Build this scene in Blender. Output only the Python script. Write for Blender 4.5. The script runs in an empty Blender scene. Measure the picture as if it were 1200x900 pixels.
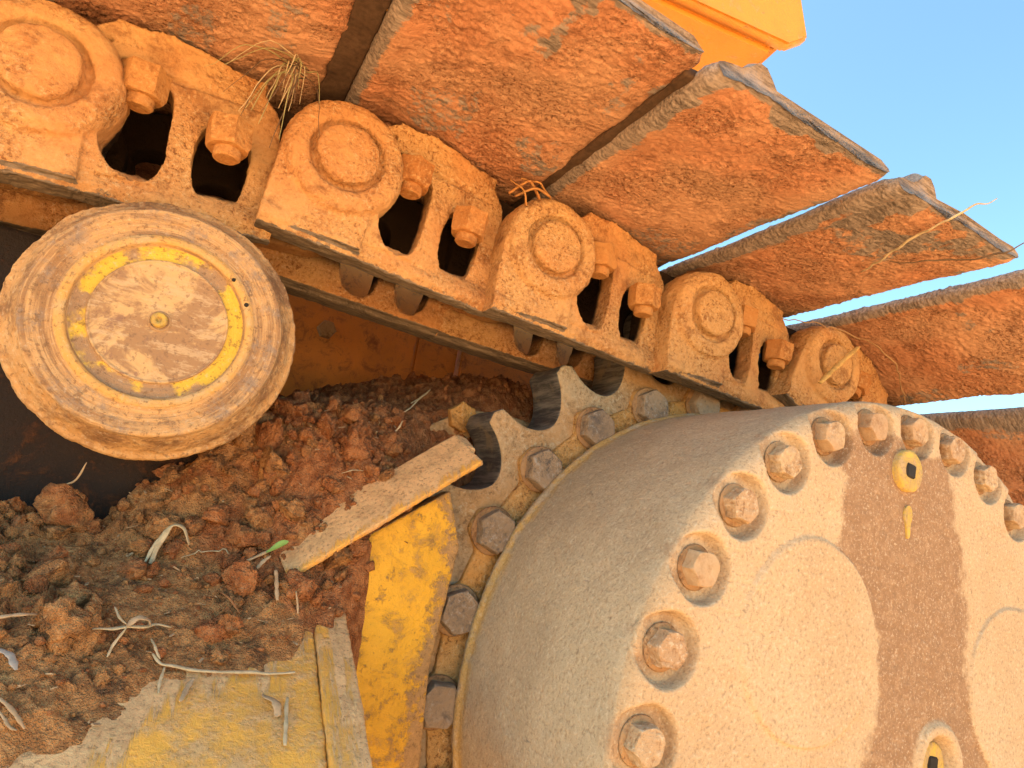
import bpy, bmesh, math, random
import numpy as np
from mathutils import Matrix, Vector

S = bpy.context.scene
COL = S.collection
R_ = math.radians

# ------------------------------------------------------------------ camera
cd = bpy.data.cameras.new('camera')
cam = bpy.data.objects.new('camera', cd)
COL.objects.link(cam)
CX = Vector((0.869, -0.470, 0.158)); CF = Vector((0.4336, 0.8747, 0.2163))
CF.normalize(); CX = (CX - CF * CX.dot(CF)).normalized(); CU = CX.cross(CF).normalized()
M = Matrix((CX, CU, -CF)).transposed().to_4x4()
M.translation = Vector((-0.0672, -0.4872, -0.2677))
cam.matrix_world = M
cd.sensor_width = 36.0; cd.lens = 22.787
cd.clip_start = 0.01; cd.clip_end = 5000
S.camera = cam

# ------------------------------------------------------------------ light
sun_dir = Vector((-0.62, 0.30, 0.73)).normalized()          # towards the sun
sun_el = math.asin(sun_dir.z); sun_az = math.atan2(sun_dir.x, sun_dir.y)
w = bpy.data.worlds.new('World'); S.world = w; w.use_nodes = True
nt = w.node_tree; nt.nodes.clear()
wo = nt.nodes.new('ShaderNodeOutputWorld'); bg = nt.nodes.new('ShaderNodeBackground'); sk = nt.nodes.new('ShaderNodeTexSky')
sk.sky_type = 'NISHITA'; sk.sun_disc = False; sk.sun_elevation = sun_el; sk.sun_rotation = sun_az
sk.air_density = 0.8; sk.dust_density = 1.3; sk.ozone_density = 0.0
bg.inputs['Strength'].default_value = 0.076
tint = nt.nodes.new('ShaderNodeMix'); tint.data_type = 'RGBA'; tint.blend_type = 'MULTIPLY'; tint.inputs[0].default_value = 1.0; tint.inputs[7].default_value = (0.90, 1.16, 1.06, 1)
nt.links.new(sk.outputs[0], tint.inputs[6]); nt.links.new(tint.outputs[2], bg.inputs['Color']); nt.links.new(bg.outputs[0], wo.inputs['Surface'])
sl = bpy.data.lights.new('sun', 'SUN'); sl.energy = 5.0; sl.angle = R_(0.6); sl.color = (1.0, 0.94, 0.85)
sun = bpy.data.objects.new('sun', sl); COL.objects.link(sun)
sun.rotation_euler = sun_dir.to_track_quat('Z', 'Y').to_euler(); sun.location = (-3, 1, 4)
S.view_settings.view_transform = 'Standard'; S.view_settings.look = 'None'
S.view_settings.exposure = 2.55; S.view_settings.gamma = 1.0; S.view_settings.use_curve_mapping = False
S.render.engine = 'CYCLES'
S.cycles.max_bounces = 8; S.cycles.diffuse_bounces = 2; S.cycles.glossy_bounces = 3

# ------------------------------------------------------------------ numeric noise
def _h(ix, iy, iz, seed):
    n = (ix.astype(np.int64) * 374761393 + iy.astype(np.int64) * 668265263 + iz.astype(np.int64) * 2147483647 // 7 + seed * 1274126177) & 0xFFFFFFFF
    n = ((n ^ (n >> 13)) * 1274126177) & 0xFFFFFFFF
    n = ((n ^ (n >> 16)) * 2246822519) & 0xFFFFFFFF
    n = n ^ (n >> 15)
    return (n & 0xFFFFFF).astype(np.float64) / 0xFFFFFF

def vn(p, seed=0):
    """value noise -1..1 at points p (N,3)"""
    i = np.floor(p); f = p - i; f = f * f * f * (f * (f * 6 - 15) + 10)
    x, y, z = i[:, 0], i[:, 1], i[:, 2]
    r = 0
    for dx in (0, 1):
        wx = f[:, 0] if dx else 1 - f[:, 0]
        for dy in (0, 1):
            wy = f[:, 1] if dy else 1 - f[:, 1]
            for dz in (0, 1):
                wz = f[:, 2] if dz else 1 - f[:, 2]
                r = r + wx * wy * wz * _h(x + dx, y + dy, z + dz, seed)
    return r * 2 - 1

def fbm(p, freq, octaves=3, seed=0, gain=0.5):
    a = 1.0; r = 0; t = 0
    for o in range(octaves):
        r = r + a * vn(p * freq + 17.3 * o, seed + o * 31); t += a
        a *= gain; freq *= 2.07
    return r / t

def sst(a, b, x):
    t = np.clip((x - a) / (b - a), 0, 1); return t * t * (3 - 2 * t)

# ------------------------------------------------------------------ mesh helpers
def me_from(name, verts, faces, mats=(), smooth=True, attrs=None, midx=None):
    me = bpy.data.meshes.new(name)
    me.from_pydata([tuple(v) for v in verts] if not isinstance(verts, np.ndarray) else verts.tolist(), [], faces.tolist() if isinstance(faces, np.ndarray) else faces)
    for m in mats: me.materials.append(m)
    if smooth: me.polygons.foreach_set('use_smooth', [True] * len(me.polygons))
    if midx is not None: me.polygons.foreach_set('material_index', np.asarray(midx, np.int32))
    if attrs:
        for k, a in attrs.items():
            at = me.attributes.new(k, 'FLOAT', 'POINT'); at.data.foreach_set('value', np.asarray(a, np.float32))
    me.update()
    return me

def link(name, data, parent=None, loc=None, rot=None):
    o = bpy.data.objects.new(name, data); COL.objects.link(o)
    if parent: o.parent = parent
    if loc is not None: o.location = loc
    if rot is not None: o.rotation_euler = rot
    return o

def thing(name, label, cat, loc=(0, 0, 0), rot=(0, 0, 0), group=None, data=None, kind=None):
    o = link(name, data, None, loc, rot)
    o['label'] = label; o['category'] = cat
    if group: o['group'] = group
    if kind: o['kind'] = kind
    return o

def co_of(me):
    a = np.empty(len(me.vertices) * 3); me.vertices.foreach_get('co', a); return a.reshape(-1, 3)
def no_of(me):
    a = np.empty(len(me.vertices) * 3); me.vertices.foreach_get('normal', a); return a.reshape(-1, 3)

def grid_faces(nu, nv, wrap_u=False, off=0):
    iu = np.arange(nu if wrap_u else nu - 1); iv = np.arange(nv - 1)
    U, V = np.meshgrid(iu, iv, indexing='ij'); U = U.ravel(); V = V.ravel(); U2 = (U + 1) % nu
    return np.stack([U * nv + V, U2 * nv + V, U2 * nv + V + 1, U * nv + V + 1], 1) + off

def chaikin(pts, n=2):
    pts = [Vector(p) for p in pts]
    for _ in range(n):
        o = []
        for i in range(len(pts)):
            a, b = pts[i], pts[(i + 1) % len(pts)]
            o += [a * .75 + b * .25, a * .25 + b * .75]
        pts = o
    return [(p.x, p.y) for p in pts]

def prism_bm(bm, outline, y0, y1, holes=()):
    """polygon in XZ (with holes) extruded along Y into bm as a closed shell"""
    cu = bpy.data.curves.new('tmp', 'CURVE'); cu.dimensions = '2D'; cu.fill_mode = 'BOTH'; cu.extrude = (y1 - y0) / 2
    for loop in [outline] + list(holes):
        sp = cu.splines.new('POLY'); sp.points.add(len(loop) - 1); sp.use_cyclic_u = True
        for p, q in zip(sp.points, loop): p.co = (q[0], q[1], 0, 1)
    o = bpy.data.objects.new('tmp', cu); COL.objects.link(o)
    dg = bpy.context.evaluated_depsgraph_get()
    me = bpy.data.meshes.new_from_object(o.evaluated_get(dg))
    bpy.data.objects.remove(o); bpy.data.curves.remove(cu)
    b2 = bmesh.new(); b2.from_mesh(me); bpy.data.meshes.remove(me)
    bmesh.ops.remove_doubles(b2, verts=b2.verts, dist=1e-6)
    for v in b2.verts: v.co = Vector((v.co.x, (y0 + y1) / 2 + v.co.z, v.co.y))
    bmesh.ops.recalc_face_normals(b2, faces=b2.faces)
    t = bpy.data.meshes.new('t'); b2.to_mesh(t); b2.free(); bm.from_mesh(t); bpy.data.meshes.remove(t)

def lathe_arr(prof, n, closed=False):
    """prof list of (r, y): verts around Y axis, order (theta, profile)"""
    prof = np.array(prof, float); th = np.linspace(0, 2 * math.pi, n, endpoint=False)
    r = prof[:, 0][None, :]; y = np.repeat(prof[:, 1][None, :], n, 0)
    v = np.stack([np.cos(th)[:, None] * r, y, np.sin(th)[:, None] * r], 2).reshape(-1, 3)
    return v, grid_faces(n, len(prof), True)

def lathe_bm(bm, prof, n, cx=0, cz=0):
    v, f = lathe_arr(prof, n)
    v = v + np.array([cx, 0, cz])
    vs = [bm.verts.new(p) for p in v]
    for q in f:
        try: bm.faces.new([vs[i] for i in q])
        except ValueError: pass

def box_bm(bm, x0, x1, y0, y1, z0, z1):
    m = bmesh.ops.create_cube(bm, size=1)
    for v in m['verts']: v.co = Vector(((x0 + x1) / 2 + v.co.x * (x1 - x0), (y0 + y1) / 2 + v.co.y * (y1 - y0), (z0 + z1) / 2 + v.co.z * (z1 - z0)))

def crust(name, bm, voxel, amp=0.0006, freq=60, fine=0.0003, ffreq=260, seed=1, mats=(), smooth_it=0, attrs=None):
    """voxel-union of closed shells, then caked-dirt relief along the normals"""
    bmesh.ops.recalc_face_normals(bm, faces=bm.faces)
    me = bpy.data.meshes.new('t'); bm.to_mesh(me); bm.free()
    o = bpy.data.objects.new('t', me); COL.objects.link(o)
    m = o.modifiers.new('r', 'REMESH'); m.mode = 'VOXEL'; m.voxel_size = voxel; m.use_smooth_shade = True
    if smooth_it:
        m2 = o.modifiers.new('s', 'SMOOTH'); m2.iterations = smooth_it; m2.factor = 0.5
    dg = bpy.context.evaluated_depsgraph_get()
    out = bpy.data.meshes.new_from_object(o.evaluated_get(dg))
    bpy.data.objects.remove(o); bpy.data.meshes.remove(me)
    out.name = name
    c = co_of(out); n = no_of(out)
    d = amp * fbm(c + seed * 3.1, freq, 3, seed) + fine * fbm(c + seed, ffreq, 2, seed + 5)
    c = c + n * d[:, None]
    out.vertices.foreach_set('co', c.ravel())
    out.materials.clear()
    for mm in mats: out.materials.append(mm)
    out.polygons.foreach_set('use_smooth', [True] * len(out.polygons))
    if attrs:
        for k, fn in attrs.items():
            at = out.attributes.new(k, 'FLOAT', 'POINT'); at.data.foreach_set('value', np.asarray(fn(c, n), np.float32))
    out.update()
    return out

def tube_me(name, pts, radii, mat, sides=7, flat=1.0, seed=0):
    pts = np.array(pts, float); n = len(pts)
    radii = np.array(radii, float) if np.ndim(radii) else np.full(n, radii)
    T = np.gradient(pts, axis=0); T /= np.linalg.norm(T, axis=1)[:, None] + 1e-12
    up = np.array([0.1, -0.3, 1.0]); up /= np.linalg.norm(up)
    A = np.cross(T, up); A /= np.linalg.norm(A, axis=1)[:, None] + 1e-9; B = np.cross(T, A)
    th = np.linspace(0, 2 * math.pi, sides, endpoint=False)
    v = pts[:, None, :] + radii[:, None, None] * (np.cos(th)[None, :, None] * A[:, None, :] + flat * np.sin(th)[None, :, None] * B[:, None, :])
    v = v.reshape(-1, 3)
    f = []
    for i in range(n - 1):
        for k in range(sides):
            k2 = (k + 1) % sides; f.append((i * sides + k, i * sides + k2, (i + 1) * sides + k2, (i + 1) * sides + k))
    f.append(tuple(range(sides))[::-1]); f.append(tuple((n - 1) * sides + k for k in range(sides)))
    return me_from(name, v, f, [mat])

def spline(pts, n=20, jit=0, seed=0):
    """Catmull-Rom through 3D points"""
    P = np.array(pts, float); P = np.vstack([2 * P[0] - P[1], P, 2 * P[-1] - P[-2]])
    out = []; m = len(P) - 3
    for i in range(n):
        u = i / (n - 1) * m; k = min(int(u), m - 1); t = u - k
        a, b, c, d = P[k:k + 4]
        out.append(0.5 * ((2 * b) + (c - a) * t + (2 * a - 5 * b + 4 * c - d) * t * t + (3 * b - a - 3 * c + d) * t ** 3))
    out = np.array(out)
    if jit:
        out += np.stack([vn(out * 90 + 3 * k, seed + k) for k in range(3)], 1) * jit
    return out

# ------------------------------------------------------------------ materials
def lin(r, g, b):
    return tuple(((c / 255) / 12.92 if c / 255 <= 0.04045 else ((c / 255 + 0.055) / 1.055) ** 2.4) for c in (r, g, b))

class NB:
    def __init__(s, name):
        s.m = bpy.data.materials.new(name); s.m.use_nodes = True; s.t = s.m.node_tree; s.t.nodes.clear()
        s.out = s.n('ShaderNodeOutputMaterial'); s.b = s.n('ShaderNodeBsdfPrincipled'); s.l(s.b.outputs[0], s.out.inputs[0])
        tc = s.n('ShaderNodeTexCoord'); oi = s.n('ShaderNodeObjectInfo')
        mul = s.n('ShaderNodeVectorMath'); mul.operation = 'SCALE'; mul.inputs[0].default_value = (7.1, 3.3, 5.7)
        s.l(oi.outputs['Random'], mul.inputs['Scale'])
        ad = s.n('ShaderNodeVectorMath'); ad.operation = 'ADD'
        s.l(tc.outputs['Object'], ad.inputs[0]); s.l(mul.outputs[0], ad.inputs[1])
        s.co = ad.outputs[0]; s.raw = tc.outputs['Object']
    def n(s, t): return s.t.nodes.new(t)
    def l(s, a, b): s.t.links.new(a, b)
    def stretch(s, sc, raw=False):
        m = s.n('ShaderNodeVectorMath'); m.operation = 'MULTIPLY'; s.l(s.raw if raw else s.co, m.inputs[0]); m.inputs[1].default_value = sc; return m.outputs[0]
    def noise(s, scale, detail=4, rough=0.6, co=None, dist=0.0):
        n = s.n('ShaderNodeTexNoise'); n.inputs['Scale'].default_value = scale; n.inputs['Detail'].default_value = detail
        n.inputs['Roughness'].default_value = rough; n.inputs['Distortion'].default_value = dist
        s.l(co or s.co, n.inputs['Vector']); return n.outputs['Fac']
    def voro(s, scale, feature='F1', co=None):
        n = s.n('ShaderNodeTexVoronoi'); n.inputs['Scale'].default_value = scale; n.feature = feature
        s.l(co or s.co, n.inputs['Vector']); return n.outputs['Distance']
    def ramp(s, fac, a, b, c0=(0, 0, 0), c1=(1, 1, 1)):
        r = s.n('ShaderNodeMapRange'); r.interpolation_type = 'SMOOTHSTEP'
        r.inputs['From Min'].default_value = a; r.inputs['From Max'].default_value = b; s.l(fac, r.inputs['Value']); return r.outputs['Result']
    def mix(s, fac, a, b, mode='MIX'):
        m = s.n('ShaderNodeMix'); m.data_type = 'RGBA'; m.blend_type = mode
        if isinstance(fac, (int, float)): m.inputs[0].default_value = fac
        else: s.l(fac, m.inputs[0])
        for v, i in ((a, 6), (b, 7)):
            if isinstance(v, tuple): m.inputs[i].default_value = (*v[:3], 1)
            else: s.l(v, m.inputs[i])
        return m.outputs[2]
    def math(s, op, a, b=None):
        m = s.n('ShaderNodeMath'); m.operation = op
        for v, i in ((a, 0), (b, 1)):
            if v is None: continue
            if isinstance(v, (int, float)): m.inputs[i].default_value = v
            else: s.l(v, m.inputs[i])
        return m.outputs[0]
    def attr(s, name):
        a = s.n('ShaderNodeAttribute'); a.attribute_name = name; return a.outputs['Fac']
    def bumps(s, layers):
        prev = None
        for h, st, dist in layers:
            b = s.n('ShaderNodeBump'); b.inputs['Strength'].default_value = st; b.inputs['Distance'].default_value = dist
            s.l(h, b.inputs['Height'])
            if prev: s.l(prev, b.inputs['Normal'])
            prev = b.outputs[0]
        s.l(prev, s.b.inputs['Normal'])
    def fin(s, col, rough=0.9, metal=0.0, spec=0.2):
        for v, k in ((col, 'Base Color'), (rough, 'Roughness'), (metal, 'Metallic')):
            i = s.b.inputs[k]
            if isinstance(v, tuple): i.default_value = (*v[:3], 1)
            elif isinstance(v, (int, float)): i.default_value = v
            else: s.l(v, i)
        s.b.inputs['Specular IOR Level'].default_value = spec
        return s.m

def dust_mat(name, base, alt, dark, light, grain=700, grit=1.0, dark_amt=0.5, attr=None, acol=None, arough=0.45, cavity_shade=False):
    """caked dust: two drifting tones, dark pits and pale grains"""
    q = NB(name)
    c = q.mix(q.ramp(q.noise(9, 4), 0.38, 0.62), base, alt)
    c = q.mix(q.math('MULTIPLY', q.ramp(q.noise(38, 5, 0.75), 0.50, 0.68), 0.62), c, dark)
    g = q.noise(grain * 0.42, 3, 0.72)
    pm = q.math('MULTIPLY_ADD', q.ramp(q.noise(17, 4, 0.65), 0.38, 0.60), 0.75); pm.node.inputs[2].default_value = 0.25
    c = q.mix(q.math('MULTIPLY', q.math('MULTIPLY', q.ramp(g, 0.53, 0.66), pm), dark_amt * 1.2), c, dark)
    c = q.mix(q.math('MULTIPLY', q.math('MULTIPLY', q.ramp(g, 0.47, 0.34), pm), 0.6), c, light)
    rough = 0.92
    if cavity_shade: c = q.mix(q.attr('cavity_shade'), c, (0.035, 0.018, 0.008))  # painted shade: inner link faces near-black so the windows read as cavities
    if attr:
        a = q.attr(attr); nn = q.noise(120, 5, 0.75); a2 = q.ramp(q.math('ADD', a, q.math('MULTIPLY', q.math('SUBTRACT', nn, 0.5), 1.3)), 0.42, 0.62)
        steel = q.mix(q.ramp(q.noise(400, 3, co=q.stretch((0.12, 1, 1))), 0.35, 0.7), acol, tuple(x * 0.45 for x in acol))
        c = q.mix(a2, c, steel)
        rr = q.n('ShaderNodeMapRange'); rr.inputs['To Min'].default_value = 0.92; rr.inputs['To Max'].default_value = arough; q.l(a2, rr.inputs['Value']); rough = rr.outputs[0]
    q.bumps([(q.math('MULTIPLY', g, pm), min(1.0, 0.8 * grit), -0.0048)])
    return q.fin(c, rough)

ORANGE = (0.52, 0.205, 0.06)
m_shoe = dust_mat('orange_dust_shoe', (0.50, 0.215, 0.105), (0.54, 0.28, 0.150), (0.17, 0.060, 0.026), (0.70, 0.41, 0.23), 780, 1.4, 0.75, 'bare', (0.36, 0.27, 0.21), 0.8)
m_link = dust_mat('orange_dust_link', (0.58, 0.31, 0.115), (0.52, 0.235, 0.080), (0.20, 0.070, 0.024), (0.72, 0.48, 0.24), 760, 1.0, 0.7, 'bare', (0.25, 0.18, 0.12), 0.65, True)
m_nut = dust_mat('orange_dust_nut', (0.50, 0.23, 0.07), (0.45, 0.18, 0.05), (0.20, 0.07, 0.02), (0.62, 0.36, 0.14), 700, 0.5)
m_beige = dust_mat('beige_dust', (0.56, 0.42, 0.27), (0.50, 0.36, 0.22), (0.26, 0.18, 0.10), (0.68, 0.54, 0.37), 650, 0.8, 0.5)
m_ring = dust_mat('rusty_ring_dust', (0.58, 0.28, 0.075), (0.52, 0.30, 0.11), (0.18, 0.08, 0.03), (0.64, 0.44, 0.22), 600, 1.0, 0.7)
m_tooth = dust_mat('tooth_dust', (0.44, 0.31, 0.175), (0.46, 0.27, 0.12), (0.15, 0.09, 0.045), (0.58, 0.47, 0.31), 600, 0.8, 0.5)
m_bolt = dust_mat('grey_bolt', (0.27, 0.185, 0.115), (0.34, 0.235, 0.145), (0.09, 0.08, 0.075), (0.40, 0.36, 0.31), 500, 0.7, 0.6)
m_boltf = dust_mat('dusty_bolt', (0.48, 0.33, 0.185), (0.42, 0.26, 0.14), (0.20, 0.09, 0.035), (0.66, 0.51, 0.36), 600, 0.7, 0.5)
m_rust = dust_mat('rust_washer', (0.34, 0.18, 0.08), (0.40, 0.24, 0.12), (0.10, 0.04, 0.015), (0.42, 0.24, 0.10), 500, 0.8)

def paint_mat(name, base, dirt, amount=0.45, rough=0.45, streak=None, film=None, wob=0.5):
    q = NB(name)
    c = q.mix(q.ramp(q.noise(14, 4), 0.4, 0.65), base, tuple(x * 0.86 for x in base))
    d1 = q.ramp(q.noise(45, 7, 0.75, dist=wob), 0.62 - amount * 0.4, 0.78 - amount * 0.3)
    d2 = q.ramp(q.noise(420, 4, 0.8), 0.60, 0.70)
    d = q.math('MAXIMUM', q.math('MULTIPLY', d1, 0.85), q.math('MULTIPLY', d2, 0.75))
    if film:
        a = q.attr(film)
        st = q.noise(60, 6, 0.75, co=q.stretch(streak or (1, 1, 1)))
        a = q.ramp(q.math('ADD', a, q.math('MULTIPLY', q.math('SUBTRACT', st, 0.5), 2.4)), 0.30, 0.62)
        d = q.math('MAXIMUM', d, a)
    gg = q.noise(310, 3, 0.75)
    dc = q.mix(q.ramp(q.noise(60, 4, 0.7), .35, .7), dirt, tuple(x * 0.72 for x in dirt)); dc = q.mix(q.math('MULTIPLY', q.ramp(gg, .53, .66), .65), dc, tuple(x * 0.33 for x in dirt)); dc = q.mix(q.math('MULTIPLY', q.ramp(gg, .46, .34), .4), dc, tuple(min(.85, x * 1.3) for x in dirt))
    c = q.mix(d, c, dc)
    rr = q.n('ShaderNodeMapRange'); rr.inputs['To Min'].default_value = rough; rr.inputs['To Max'].default_value = 0.95; q.l(d, rr.inputs['Value'])
    q.bumps([(q.math('ADD', d, q.math('MULTIPLY', gg, -1.0)), 0.6, 0.0020)])
    return q.fin(c, rr.outputs[0], 0, 0.35)

def plain(name, col, rough=0.8, var=0.35, scale=120, spec=0.2):
    q = NB(name)
    c = q.mix(q.ramp(q.noise(scale, 4, 0.7), 0.35, 0.7), col, tuple(x * (1 - var) for x in col))
    q.bumps([(q.noise(scale * 3, 3), 0.3, 0.0006)])
    return q.fin(c, rough, 0, spec)
YEL = (0.84, 0.42, 0.025)
m_yel = paint_mat('yellow_paint', YEL, (0.50, 0.28, 0.11), 0.33, 0.5, (1, 1, 1), 'film')
m_top = paint_mat('yellow_paint_muddy', (0.95, 0.46, 0.075), (0.78, 0.45, 0.20), 0.5, 0.6, (3.0, 0.30, 0.30), 'film', 0.0)
m_body = paint_mat('orange_body_paint', (0.62, 0.22, 0.03), (0.28, 0.11, 0.035), 0.35, 0.6)
m_house = paint_mat('clean_orange_paint', (0.80, 0.31, 0.035), (0.74, 0.42, 0.17), 0.22, 0.5)
m_seam = plain('seam_shade_strip', (0.10, 0.055, 0.03), 0.9, 0.4, 200)  # dark brown of the strips added to darken the shoe seams
m_hollow = paint_mat('shaded_hollow_rust', (0.022, 0.012, 0.007), (0.12, 0.045, 0.016), 0.3, 0.8)  # near-black base is the hollow's shade put into colour, with rust patches
m_plug = paint_mat('yellow_plug', (0.64, 0.40, 0.06), (0.46, 0.31, 0.17), 0.62, 0.7)

def steel_mat():
    q = NB('worn_steel')
    s = q.noise(150, 5, 0.75, co=q.stretch((1, 0.10, 1)))
    c = q.mix(q.ramp(s, 0.38, 0.62), (0.075, 0.072, 0.070), (0.27, 0.24, 0.20))
    c = q.mix(q.math('MULTIPLY', q.ramp(q.noise(40, 5), 0.55, 0.7), 0.6), c, (0.36, 0.27, 0.16))
    q.bumps([(s, 0.5, 0.0012)])
    return q.fin(c, 0.5, 0.35, 0.4)
m_steel = steel_mat()

m_straw = plain('dry_straw', (0.62, 0.47, 0.27)); m_pale = plain('bleached_straw', (0.54, 0.36, 0.20)); m_gold = plain('golden_straw', (0.72, 0.43, 0.13))
m_root = plain('brown_root', (0.45, 0.27, 0.13)); m_twig = plain('dark_twig', (0.16, 0.10, 0.06)); m_grassb = plain('dry_grass', (0.42, 0.37, 0.16)); m_leaf = plain('green_leaf', (0.20, 0.36, 0.10), 0.6, 0.3)
m_black = plain('dark_socket', (0.03, 0.025, 0.02)); m_redtwig = plain('reddish_stalk', (0.50, 0.20, 0.07)); m_grey = plain('grey_scrap', (0.42, 0.35, 0.28))

# ------------------------------------------------------------------ ground
def ground_mat():
    q = NB('ground_soil')
    c = q.mix(q.ramp(q.noise(0.7, 6), 0.35, 0.65), (0.60, 0.36, 0.17), (0.54, 0.31, 0.14))
    c = q.mix(q.math('MULTIPLY', q.ramp(q.noise(14, 6, 0.7), 0.5, 0.7), 0.4), c, (0.24, 0.12, 0.05))
    q.bumps([(q.noise(6, 6, 0.7), 0.6, 0.05)])
    return q.fin(c, 0.95)
g = me_from('ground', [(-2500, -2500, 0), (2500, -2500, 0), (2500, 2500, 0), (-2500, 2500, 0)], [(0, 1, 2, 3)], [ground_mat()], False)
go = link('ground', g, None, (0, 0, -1.02)); go['kind'] = 'structure'

# ------------------------------------------------------------------ upper structure (overhanging corner of the house)
hx = Vector((0.987, -0.158, 0)).normalized(); hy = Vector((0.158, 0.987, 0)).normalized()
hm = Matrix((hx, hy, Vector((0, 0, 1)))).transposed().to_4x4(); hm.translation = Vector((0.601, 0.113, 0.5))
house = thing('upper_structure', 'orange painted corner of the upper body overhanging the track against blue sky', 'machine body')
house.matrix_world = hm
bm = bmesh.new()
prism_bm(bm, [(-2.6, 0.006), (0.0, 0.006), (0.0347, 0.0335), (0.012, 0.12), (0.012, 1.1), (-2.6, 1.1)], 0.0, 0.02)
bmesh.ops.bevel(bm, geom=[e for e in bm.edges], offset=0.004, segments=2, affect='EDGES')
me = bpy.data.meshes.new('side_panel'); bm.to_mesh(me); bm.free(); me.materials.append(m_house); link('side_panel', me, house)
bm = bmesh.new(); box_bm(bm, -2.58, -0.012, 0.014, 2.2, 0.0, 1.08)
bmesh.ops.bevel(bm, geom=[e for e in bm.edges], offset=0.008, segments=2, affect='EDGES')
me = bpy.data.meshes.new('floor_shell'); bm.to_mesh(me); bm.free(); me.materials.append(m_house); link('floor_shell', me, house)
bm = bmesh.new(); box_bm(bm, -0.010, 0.008, 0.022, 2.18, 0.03, 1.06)
me = bpy.data.meshes.new('end_panel'); bm.to_mesh(me); bm.free(); me.materials.append(m_house); link('end_panel', me, house)

# ------------------------------------------------------------------ car body wall behind the far chain
wall = thing('car_body', 'rusty orange frame wall in the shade behind the far chain', 'machine frame', (0, 0.42, -0.1))
for k, (x0, x1, y, z0, z1) in enumerate([(-0.9, 0.214, 0.0, -0.5, 0.30), (0.218, 0.287, 0.012, -0.5, 0.30), (0.291, 0.9, 0.004, -0.5, 0.30)]):
    bm = bmesh.new(); box_bm(bm, x0, x1, y, y + 0.03, z0, z1)
    bmesh.ops.bevel(bm, geom=[e for e in bm.edges], offset=0.003, segments=2, affect='EDGES')
    me = bpy.data.meshes.new('frame_plate'); bm.to_mesh(me); bm.free(); me.materials.append(m_body); link('frame_plate', me, wall)

def hex_me(name, r, h, mat, chamfer=0.12, shank=None, seed=1, noise=0.0003, segs=1):
    """hex head along -Y, seat at y=0, with chamfered crown; rows of rings so that relief can bite"""
    def ring(rad, y, round_=0.0, n=36):
        o = []
        for i in range(n):
            t = 2 * math.pi * i / n
            k = math.cos(math.pi / 6) / math.cos((t % (math.pi / 3)) - math.pi / 6)
            k = k * (1 - round_) + round_
            o.append((rad * k * math.cos(t), y, rad * k * math.sin(t)))
        return o
    rings = [ring(r, 0), ring(r, -h * 0.35), ring(r, -h * 0.7), ring(r * 0.985, -h * 0.85), ring(r * (1 - chamfer), -h * 0.97, 0.45), ring(r * (1 - chamfer * 1.6), -h, 0.7), ring(r * 0.5, -h * 1.0, 1.0), ring(r * 0.2, -h * 1.0, 1.0)]
    if shank:
        sr, sh = shank
        rings = rings[:6] + [ring(sr, -h, 1.0), ring(sr, -h - sh * 0.8, 1.0), ring(sr * 0.85, -h - sh, 1.0), ring(sr * 0.3, -h - sh, 1.0)]
    v = np.array([p for rr in rings for p in rr]); n = 36; f = []
    for a in range(len(rings) - 1):
        for i in range(n):
            j = (i + 1) % n; f.append((a * n + i, a * n + j, (a + 1) * n + j, (a + 1) * n + i))
    f.append(tuple((len(rings) - 1) * n + i for i in range(n)))
    v = v + np.stack([vn(v * 120 + 5 * k, seed + k) for k in range(3)], 1) * noise * 2
    me = me_from(name, v, f, [mat], False)
    return me

me = hex_me('bolt', 0.013, 0.012, m_rust)
link('bolt', me, wall, (0.082, 0.0, 0.06))

# ------------------------------------------------------------------ track segments
def arc(cx, cz, r, a0, a1, n):
    return [(cx + r * math.cos(R_(a0 + (a1 - a0) * i / n)), cz + r * math.sin(R_(a0 + (a1 - a0) * i / n))) for i in range(n + 1)]

WIN1 = chaikin([(.048, .024), (.038, -.010), (.036, -.036), (.046, -.056), (.064, -.060), (.076, -.050), (.079, -.015), (.078, .022)], 3)
WIN2 = chaikin([(.103, .006), (.096, -.015), (.096, -.042), (.106, -.060), (.122, -.060), (.133, -.045), (.136, -.012), (.131, .006)], 3)
BODY = [(-.049, -.072)] + [(-.049, -.005)] + arc(0, 0, .049, 175, 62, 14) + [(.034, .052), (.07, .060), (.105, .058), (.138, .048), (.153, .028), (.157, -.01), (.157, -.072)]

def link_bm(wins=(WIN1, WIN2), rail_top=0.0):
    bm = bmesh.new()
    prism_bm(bm, BODY, .015, .048, wins)
    # trailing eye, stepped inwards behind the next link's boss
    prism_bm(bm, [(.14, -.045)] + arc(.2, 0, .045, -90, 90, 14) + [(.14, .045)], .046, .068)
    lathe_bm(bm, [(0, .0475), (.047, .0475), (.0495, .040), (.0500, .022), (.0485, .012), (.0455, .0065), (.041, .0045), (.033, .0040), (.0305, .0055), (.0285, .0105), (.0252, .0105), (.0248, .0020), (.0225, .0003), (.012, -.0008), (0, -.001)], 64)
    # block under the boss, its front leaning in towards the rail
    m = [(-.0495, -.07), (-.0495, 0.0), (-.02, 0.01), (.02, 0.0), (.030, -.03), (.030, -.07)]
    prism_bm(bm, m, .0120, .047)
    # rail
    sec = [(.0115, -.0595), (.0095, -.0640), (.0095, -.0690), (.0135, -.0755), (.0385, -.0758), (.0415, -.072), (.0430, -.045 - rail_top), (.0158, -.052 - rail_top * .8)]
    n = len(sec); vs = [[bm.verts.new((x, a, b)) for a, b in sec] for x in (-.0495, .1575)]
    for i in range(n): bm.faces.new((vs[0][i], vs[0][(i + 1) % n], vs[1][(i + 1) % n], vs[1][i]))
    bm.faces.new(vs[0][::-1]); bm.faces.new(vs[1])
    # seat shelf above the nuts
    box_bm(bm, .036, .140, .0160, .049, .030, .056)
    return bm

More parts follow.
